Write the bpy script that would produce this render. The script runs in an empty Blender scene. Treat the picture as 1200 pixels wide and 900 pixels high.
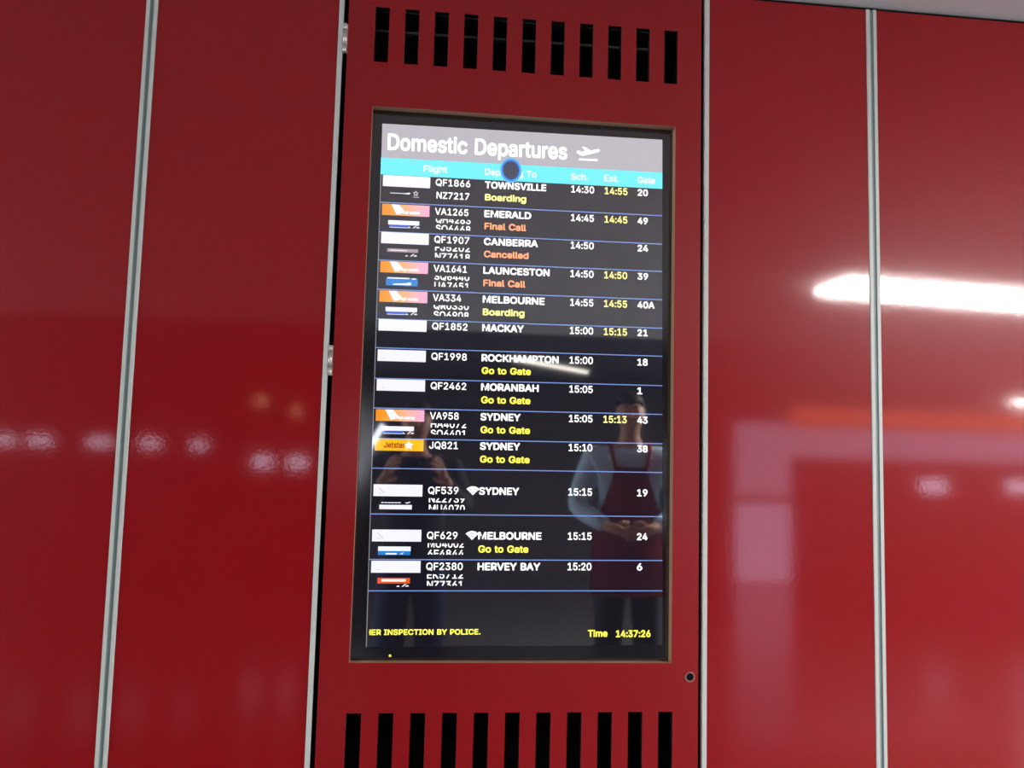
import bpy, bmesh, math, random
from mathutils import Vector, Matrix

# ------------------------------------------------------------------ scale and key measurements (metres)
W = 0.68                       # width of the lit area of the departures screen
A = 16 / 9
CAM_Z = 1.42
CAM_X = 0.148216 * W
CAM_Y = -2.950869 * W
Z0 = CAM_Z + 1.181128 * W      # height of the top edge of the lit area
CEIL = Z0 + 0.5604 * W
FRONT = -0.038 * W             # face of the red panels; the screen face is y = 0
PI = math.pi
C = bpy.context.scene.collection
sc = bpy.context.scene


def X(u):
    return u * W


def Z(v):
    return Z0 + v * W


# ------------------------------------------------------------------ camera, world, exposure
cd = bpy.data.cameras.new('camera')
cam = bpy.data.objects.new('camera', cd)
C.objects.link(cam)
sc.camera = cam
cd.sensor_fit = 'HORIZONTAL'
cd.sensor_width = 36.0
cd.lens = 1014.55 / 1200 * 36.0
cd.clip_start = 0.01
RM = [[0.9935688099520323, -0.02546167376580279, -0.11033006416904781],
      [0.035645001658155165, 0.9951822699165745, 0.09133281721530512],
      [0.10747303730374654, -0.09467815383042726, 0.9896896450099746]]


def cvec(r):
    return Vector((r[0], r[2], -r[1]))


ax, ay, az = cvec(RM[0]), -cvec(RM[1]), -cvec(RM[2])
mw = Matrix((ax, ay, az)).transposed().to_4x4()
mw.translation = (CAM_X, CAM_Y, CAM_Z)
cam.matrix_world = mw

sc.view_settings.view_transform = 'Standard'
sc.view_settings.look = 'None'
sc.view_settings.gamma = 1.0
sc.view_settings.use_curve_mapping = False
sc.view_settings.exposure = 0.0

wd = bpy.data.worlds.new('world')
sc.world = wd
wd.use_nodes = True
bg = wd.node_tree.nodes['Background']
bg.inputs['Color'].default_value = (0.85, 0.93, 1.0, 1)
bg.inputs['Strength'].default_value = 8.0

FIX_L = 134.0      # radiance of the fluorescent ceiling fixtures
PILLAR_L = 4.2    # radiance of the backlit pillar
FASCIA_L = 3.0


# ------------------------------------------------------------------ helpers
def lin(c):
    def f(x):
        x /= 255.0
        return x / 12.92 if x <= 0.04045 else ((x + 0.055) / 1.055) ** 2.4
    return (f(c[0]), f(c[1]), f(c[2]), 1.0)


def mat(name, rgb, rough=0.5, metal=0.0, spec=0.5, emit=None, strength=0.0, coat=0.0, coat_rough=0.05, bump=0.0, bump_scale=80.0, var=0.0, var_scale=6.0):
    m = bpy.data.materials.new(name)
    m.use_nodes = True
    nt = m.node_tree
    b = nt.nodes['Principled BSDF']
    b.inputs['Base Color'].default_value = lin(rgb)
    b.inputs['Roughness'].default_value = rough
    b.inputs['Metallic'].default_value = metal
    b.inputs['Specular IOR Level'].default_value = spec
    b.inputs['Coat Weight'].default_value = coat
    b.inputs['Coat Roughness'].default_value = coat_rough
    if emit is not None:
        b.inputs['Emission Color'].default_value = lin(emit)
        b.inputs['Emission Strength'].default_value = strength
    if bump or var:
        tc = nt.nodes.new('ShaderNodeTexCoord')
    if bump:
        nz = nt.nodes.new('ShaderNodeTexNoise')
        nz.inputs['Scale'].default_value = bump_scale
        nz.inputs['Detail'].default_value = 2.0
        bp = nt.nodes.new('ShaderNodeBump')
        bp.inputs['Strength'].default_value = bump
        bp.inputs['Distance'].default_value = 0.001
        nt.links.new(tc.outputs['Object'], nz.inputs['Vector'])
        nt.links.new(nz.outputs['Fac'], bp.inputs['Height'])
        nt.links.new(bp.outputs['Normal'], b.inputs['Normal'])
        nt.links.new(bp.outputs['Normal'], b.inputs['Coat Normal'])
    if var:
        nz = nt.nodes.new('ShaderNodeTexNoise')
        nz.inputs['Scale'].default_value = var_scale
        nz.inputs['Detail'].default_value = 4.0
        mx = nt.nodes.new('ShaderNodeMix')
        mx.data_type = 'RGBA'
        base = lin(rgb)
        mx.inputs['A'].default_value = tuple(x * (1 - var) for x in base[:3]) + (1,)
        mx.inputs['B'].default_value = tuple(min(1, x * (1 + var)) for x in base[:3]) + (1,)
        nt.links.new(tc.outputs['Object'], nz.inputs['Vector'])
        nt.links.new(nz.outputs['Fac'], mx.inputs['Factor'])
        nt.links.new(mx.outputs['Result'], b.inputs['Base Color'])
    return m


def tag(o, label=None, cat=None, group=None, kind=None):
    if label:
        o['label'] = label
    if cat:
        o['category'] = cat
    if group:
        o['group'] = group
    if kind:
        o['kind'] = kind
    return o


def empty(name, loc, rot=(0, 0, 0)):
    o = bpy.data.objects.new(name, None)
    o.empty_display_size = 0.1
    C.objects.link(o)
    o.location = loc
    o.rotation_euler = rot
    return o


def link(name, me, parent=None, mats=()):
    o = bpy.data.objects.new(name, me)
    C.objects.link(o)
    for m in mats:
        me.materials.append(m)
    if parent is not None:
        o.parent = parent
    return o


def add_box(bm, x0, x1, y0, y1, z0, z1, mi=0, bevel=0.0):
    r = bmesh.ops.create_cube(bm, size=1.0, matrix=Matrix.Translation(((x0 + x1) / 2, (y0 + y1) / 2, (z0 + z1) / 2)) @ Matrix.Diagonal((x1 - x0, y1 - y0, z1 - z0, 1)))
    fs = set(f for v in r['verts'] for f in v.link_faces)
    for f in fs:
        f.material_index = mi
    if bevel:
        es = list(set(e for v in r['verts'] for e in v.link_edges))
        rb = bmesh.ops.bevel(bm, geom=es, offset=bevel, segments=2, affect='EDGES', profile=0.5)
        for f in rb['faces']:
            f.material_index = mi


def add_cyl(bm, p0, p1, r0, r1=None, seg=24, mi=0, caps=True):
    p0, p1 = Vector(p0), Vector(p1)
    d = p1 - p0
    q = d.to_track_quat('Z', 'Y').to_matrix().to_4x4()
    m = Matrix.Translation((p0 + p1) / 2) @ q
    r = bmesh.ops.create_cone(bm, cap_ends=caps, segments=seg, radius1=r0, radius2=r0 if r1 is None else r1, depth=d.length, matrix=m)
    for f in set(f for v in r['verts'] for f in v.link_faces):
        f.material_index = mi
        f.smooth = len(f.verts) == 4


def done(name, bm, mats, parent=None):
    me = bpy.data.meshes.new(name)
    bmesh.ops.recalc_face_normals(bm, faces=bm.faces[:])
    bm.to_mesh(me)
    bm.free()
    return link(name, me, parent, mats if isinstance(mats, (list, tuple)) else [mats])


def box(name, x0, x1, y0, y1, z0, z1, m, parent=None, bevel=0.0):
    bm = bmesh.new()
    add_box(bm, x0, x1, y0, y1, z0, z1, 0, bevel)
    return done(name, bm, m, parent)


def prism_z(name, outline, z0, z1, m, parent=None):
    """extrude an xy outline upward"""
    bm = bmesh.new()
    lo = [bm.verts.new((x, y, z0)) for x, y in outline]
    hi = [bm.verts.new((x, y, z1)) for x, y in outline]
    n = len(outline)
    bm.faces.new(lo)
    bm.faces.new(hi)
    for i in range(n):
        bm.faces.new((lo[i], lo[(i + 1) % n], hi[(i + 1) % n], hi[i]))
    return done(name, bm, m, parent)


# ------------------------------------------------------------------ materials of the wall and hall
M_RED = mat('red_gloss_laminate', (138, 10, 17), rough=0.38, spec=0.12, coat=0.85, coat_rough=0.06, bump=0.04, bump_scale=130)
M_RED_DOOR = mat('red_satin_paint', (134, 10, 16), rough=0.42, spec=0.25, coat=0.45, coat_rough=0.16, bump=0.03, bump_scale=90)
M_EDGE = mat('brown_board_edge', (160, 124, 94), rough=0.6, var=0.15, var_scale=30)
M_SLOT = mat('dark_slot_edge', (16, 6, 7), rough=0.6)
M_ALU = mat('aluminium_trim', (190, 193, 186), rough=0.45, spec=0.5)
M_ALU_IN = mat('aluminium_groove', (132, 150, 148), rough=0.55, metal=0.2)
M_STEEL = mat('hinge_steel', (206, 198, 190), rough=0.35, metal=0.6)
M_DARK = mat('dark_cavity_board', (14, 14, 15), rough=0.9, spec=0.1)
M_RAIL = mat('grey_rail_metal', (96, 98, 100), rough=0.5, metal=0.5)
M_BLACK = mat('black_bezel_plastic', (19, 18, 24), rough=0.12, spec=1.5)
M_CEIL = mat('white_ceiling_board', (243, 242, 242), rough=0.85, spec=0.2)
M_CEIL_DIM = mat('dimmed_ceiling_board', (98, 92, 96), rough=0.8)  # far ceiling: dimmer light put into the colour, cuts the mirrored haze
M_FLOOR = mat('polished_grey_floor', (92, 92, 94), rough=0.16, spec=0.4, var=0.12, var_scale=2.0)
M_BACK = mat('charcoal_wall_paint', (62, 52, 52), rough=0.7)
M_WHITE_METAL = mat('white_lamp_metal', (225, 225, 222), rough=0.5)
M_TUBE = mat('fluorescent_diffuser', (240, 240, 240), rough=0.6, emit=(255, 249, 246), strength=FIX_L)
M_FILL = mat('added_fill_diffuser', (240, 240, 240), rough=0.6, emit=(255, 249, 246), strength=FIX_L * 0.12)  # for the extra fill lamps added out of view
M_TUBE2 = mat('distant_strip_light', (240, 240, 240), rough=0.6, emit=(255, 246, 232), strength=4.0)
M_DOWN = mat('cool_spot_lens', (240, 240, 240), rough=0.6, emit=(232, 226, 255), strength=9.0)
M_DOWNW = mat('warm_spot_lens', (240, 240, 240), rough=0.6, emit=(255, 196, 130), strength=5.0)
M_STREAK = mat('added_streak_glow', (240, 240, 240), rough=0.6, emit=(236, 240, 255), strength=4.5)  # glow of made-up tubes that imitate the bright streaks
M_LAV = mat('lavender_backlit_panel', (220, 215, 235), rough=0.4, emit=(216, 206, 252), strength=PILLAR_L)
M_LAV2 = mat('dim_lavender_backlit_panel', (220, 215, 235), rough=0.4, emit=(216, 196, 236), strength=FASCIA_L)
M_ORANGE = mat('orange_backlit_strip', (240, 120, 50), rough=0.4, emit=(255, 116, 48), strength=4.6)

# ------------------------------------------------------------------ setting
HX0, HX1, HY = -9.0, 13.0, -9.4
bm = bmesh.new()
add_box(bm, HX0, X(-0.156), -0.0125, 0.30, 0, CEIL)
add_box(bm, X(1.1345), HX1, -0.0125, 0.30, 0, CEIL)
add_box(bm, X(-0.156), X(1.1345), 0.20, 0.30, 0, CEIL)
tag(done('wall_front', bm, M_DARK), kind='structure')
tag(box('floor', HX0, HX1, HY - 0.2, 0.30, -0.1, 0.0, M_FLOOR), kind='structure')
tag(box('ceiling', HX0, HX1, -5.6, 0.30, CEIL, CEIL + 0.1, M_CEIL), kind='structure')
tag(box('ceiling', HX0, HX1, HY - 0.2, -5.6, CEIL, CEIL + 0.1, M_CEIL_DIM), kind='structure')  # same ceiling further back, darkened by colour
tag(box('wall_back', HX0, HX1, HY - 0.2, HY, 0, CEIL, M_BACK), kind='structure')
tag(box('baseboard_front', HX0, HX1, -0.02, -0.0125, 0.0, 0.1, M_DARK), kind='structure')

# ------------------------------------------------------------------ aluminium joints between the panels
PTOP = CEIL - 0.013
PBOT = 0.10


def joint(u0, u1, n):
    """wide joint: two flanges with a recessed groove between"""
    x0, x1 = X(u0), X(u1)
    w = x1 - x0
    f, d = FRONT - 0.003, FRONT + 0.012
    out = [(x0, d), (x0, f + 0.001), (x0 + 0.001, f), (x0 + w * .33, f), (x0 + w * .38, f + 0.0035), (x0 + w * .62, f + 0.0035),
           (x0 + w * .67, f), (x1 - 0.001, f), (x1, f + 0.001), (x1, d)]
    o = prism_z('trim_%d' % n, out, PBOT, PTOP, [M_ALU, M_ALU_IN])
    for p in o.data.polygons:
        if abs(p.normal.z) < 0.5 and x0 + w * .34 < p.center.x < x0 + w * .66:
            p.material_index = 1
    return tag(o, kind='structure')


def edge_trim(u0, u1, n):
    x0, x1 = X(u0), X(u1)
    f, d = FRONT - 0.003, FRONT + 0.013
    out = [(x0, d), (x0, f + 0.001), (x0 + 0.001, f), (x1 - 0.001, f), (x1, f + 0.001), (x1, d)]
    return tag(prism_z('trim_%d' % n, out, PBOT, PTOP, M_ALU), kind='structure')


joint(-0.8090, -0.7712, 1)
edge_trim(-0.1692, -0.1535, 2)
edge_trim(1.1350, 1.1510, 3)
joint(1.7512, 1.7905, 4)
joint(-2.128, -2.090, 5)
joint(3.070, 3.108, 6)

for u0, u1, lab in [(-2.090, -0.8090, 'broad glossy red wall panel at the far left of the photo, beyond the leftmost grey joint'),
                    (-0.7712, -0.1692, 'narrow glossy red wall panel between the leftmost grey joint and the screen door hinges'),
                    (1.1510, 1.7512, 'narrow glossy red wall panel just right of the screen door, with a lavender column reflected in it'),
                    (1.7905, 3.070, 'broad glossy red wall panel at the far right of the photo under the grey ceiling edge'),
                    (-3.40, -2.128, 'broad red wall panel wholly outside the photo on the left'),
                    (3.108, 4.40, 'broad red wall panel wholly outside the photo on the right')]:
    o = box('wall_panel', X(u0), X(u1), FRONT, -0.0125, PBOT, PTOP, M_RED, None, 0.0008)
    tag(o, lab, 'wall panel', 'red wall panels')

# ------------------------------------------------------------------ the door round the screen
door = empty('access_door', (X(-0.137), FRONT, PBOT))
tag(door, 'tall red hinged door panel with rows of vent slots around the departures screen', 'door')
dx0, dx1 = X(-0.1370), X(1.1220)
op = (X(-0.0426), X(1.0286), Z(-1.8273), Z(0.0412))
slots = []
for i in range(11):
    a = -0.0450 + 0.103 * i
    slots.append((X(a), X(a + 0.0483), Z(0.1998), Z(0.3980)))
    slots.append((X(a), X(a + 0.0483), Z(-2.184), Z(-1.9859)))
holes = [op] + slots
xs = sorted(set([dx0, dx1] + [round(h[j], 6) for h in holes for j in (0, 1)]))
zs = sorted(set([PBOT, PTOP] + [round(h[j], 6) for h in holes for j in (2, 3)]))
yb = FRONT + 0.016
bm = bmesh.new()
vf, vb = {}, {}


def gv(i, j):
    if (i, j) not in vf:
        vf[i, j] = bm.verts.new((xs[i], FRONT, zs[j]))
        vb[i, j] = bm.verts.new((xs[i], yb, zs[j]))
    return vf[i, j], vb[i, j]


def hole_at(x, z):
    for n, h in enumerate(holes):
        if h[0] < x < h[1] and h[2] < z < h[3]:
            return n
    return None


nx, nz = len(xs) - 1, len(zs) - 1
cell = {}
for i in range(nx):
    for j in range(nz):
        cell[i, j] = hole_at((xs[i] + xs[i + 1]) / 2, (zs[j] + zs[j + 1]) / 2)
for (i, j), h in cell.items():
    if h is not None:
        continue
    q = [gv(i, j), gv(i + 1, j), gv(i + 1, j + 1), gv(i, j + 1)]
    bm.faces.new([p[0] for p in q])
    bm.faces.new([p[1] for p in q][::-1])
    for (di, dj), (a, b) in (((0, -1), (0, 1)), ((1, 0), (1, 2)), ((0, 1), (2, 3)), ((-1, 0), (3, 0))):
        nb = cell.get((i + di, j + dj), 'out')
        if nb is None:
            continue
        f = bm.faces.new((q[a][0], q[b][0], q[b][1], q[a][1]))
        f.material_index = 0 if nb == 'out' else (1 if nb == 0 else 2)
o = done('door_leaf', bm, [M_RED_DOOR, M_EDGE, M_SLOT], door)
o.location = -door.location
# deep brown reveal lining round the screen opening, back to the screen face
bm = bmesh.new()
for x0, x1, z0, z1 in [(op[0] - .012, op[0], op[2] - .012, op[3] + .012), (op[1], op[1] + .012, op[2] - .012, op[3] + .012),
                       (op[0], op[1], op[3], op[3] + .012), (op[0], op[1], op[2] - .012, op[2])]:
    add_box(bm, x0, x1, yb, -0.0018, z0, z1)
o = done('opening_reveal', bm, M_EDGE, door)
o.location = -door.location
tag(o, 'bare brown board edge around the screen')
# hinges (barrel of three knuckles with two leaves)
for v0, v1 in ((0.2221, 0.3270), (-0.8960, -0.7950), (-1.96 - 0.1, -1.96)):
    if v0 < -1.5:
        continue
    bm = bmesh.new()
    xc, yc, r = X(-0.1465), FRONT - 0.001, 0.0046
    za, zb = Z(v0), Z(v1)
    h = zb - za
    add_cyl(bm, (xc, yc, za), (xc, yc, za + h * .27), r)
    add_cyl(bm, (xc, yc, za + h * .285), (xc, yc, za + h * .775), r)
    add_cyl(bm, (xc, yc, za + h * .80), (xc, yc, zb), r)
    add_cyl(bm, (xc, yc, za + 0.002), (xc, yc, zb - 0.002), r * .55)
    add_box(bm, xc, X(-0.1371), yc + 0.002, yc + 0.004, za, zb)
    o = done('hinge', bm, M_STEEL, door)
    o.location = -door.location
    tag(o, 'small steel hinge')
# round keyhole
bm = bmesh.new()
cx, cz = X(1.0930), Z(-1.8725)
N = 32
R = [(0.0118, 0.0), (0.0115, -0.0018), (0.0098, -0.0024), (0.0086, -0.0010), (0.0083, 0.0)]
ring = [[bm.verts.new((cx + r * math.cos(2 * PI * k / N), FRONT + y, cz + r * math.sin(2 * PI * k / N))) for k in range(N)] for r, y in R]
for a in range(len(R) - 1):
    for k in range(N):
        f = bm.faces.new((ring[a][k], ring[a][(k + 1) % N], ring[a + 1][(k + 1) % N], ring[a + 1][k]))
        f.smooth = True
M_LOCK = mat('worn_brass_ring', (150, 110, 98), rough=0.4, metal=0.5)
o = done('lock_ring', bm, M_LOCK, door)
o.location = -door.location
tag(o, 'small round metal keyhole ring')
bm = bmesh.new()
add_cyl(bm, (cx, FRONT - 0.0004, cz), (cx, FRONT + 0.004, cz), 0.0084)
lock = done('keyhole', bm, M_DARK, o)
tag(lock, 'black keyhole centre')

# ------------------------------------------------------------------ the departures screen
PHI = 0.009722
screen = empty('departures_screen', (X(0.5), 0.0, Z(-A / 2)), (0, -PHI, 0))
tag(screen, 'tall black flight departures screen headed Domestic Departures, set in the red door', 'screen')


def sx(u):
    return (u - 0.5) * W


def sz(v):
    return (v + A / 2) * W


LAY = 0.0003
SPEC = 3.3


def scr(name, rgb, s=1.0, base=(6, 6, 7)):
    return mat(name, base, rough=0.035, spec=SPEC, emit=rgb, strength=s)


S_BG = scr('screen_black', (20, 19, 25), 1.0)
S_ROW = scr('screen_row_black', (21, 21, 31), 1.0)
S_GREY = scr('screen_grey_band', (192, 188, 196), 0.92)
S_CYAN = scr('screen_cyan_band', (108, 242, 255), 1.0)
S_WHITE = scr('screen_white', (255, 255, 255), 1.25)
S_SOFT = scr('screen_soft_white', (226, 246, 255), 1.0)
S_YEL = scr('screen_yellow', (252, 242, 84), 1.2)
S_PYEL = scr('screen_pale_yellow', (255, 246, 142), 1.2)
S_SAL = scr('screen_salmon', (255, 160, 116), 1.15)
S_LINE = scr('screen_rule_blue', (126, 156, 228), 1.0)
S_GLINE = scr('screen_edge_grey', (150, 148, 158), 1.0)
S_CARD = scr('screen_card_white', (244, 243, 252), 1.05)
S_FAINT = scr('screen_faint_grey', (214, 208, 214), 1.0)
S_FRED = scr('screen_faint_red', (226, 190, 186), 1.0)
S_BLUE = scr('screen_mid_blue', (58, 96, 206), 1.0)
S_SKY = scr('screen_sky_blue', (28, 132, 214), 1.0)
S_MAUVE = scr('screen_mauve', (176, 154, 166), 1.0)
S_ORED = scr('screen_orange_red', (238, 92, 30), 1.0)
S_AMB = scr('screen_amber', (255, 190, 20), 1.05)
S_DRED = scr('screen_dark_red', (150, 46, 20), 1.0)
S_LED = scr('yellow_lamp', (255, 248, 60), 1.2)


def gradient(name, stops, axis='X'):
    """artwork with a printed colour run across its own width (generated coordinates)"""
    m = scr(name, (255, 255, 255), 1.0)
    nt = m.node_tree
    b = nt.nodes['Principled BSDF']
    tc = nt.nodes.new('ShaderNodeTexCoord')
    sp = nt.nodes.new('ShaderNodeSeparateXYZ')
    rp = nt.nodes.new('ShaderNodeValToRGB')
    el = rp.color_ramp.elements
    el[0].position, el[0].color = stops[0][0], lin(stops[0][1])
    el[1].position, el[1].color = stops[-1][0], lin(stops[-1][1])
    for p, c in stops[1:-1]:
        e = el.new(p)
        e.color = lin(c)
    nt.links.new(tc.outputs['Generated'], sp.inputs[0])
    nt.links.new(sp.outputs[axis], rp.inputs[0])
    nt.links.new(rp.outputs[0], b.inputs['Emission Color'])
    return m


S_VGRAD = gradient('screen_orange_to_pink', [(0, (250, 148, 20)), (0.2, (252, 160, 40)), (0.45, (250, 180, 110)), (0.75, (250, 186, 186)), (1, (250, 178, 220))])

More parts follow.
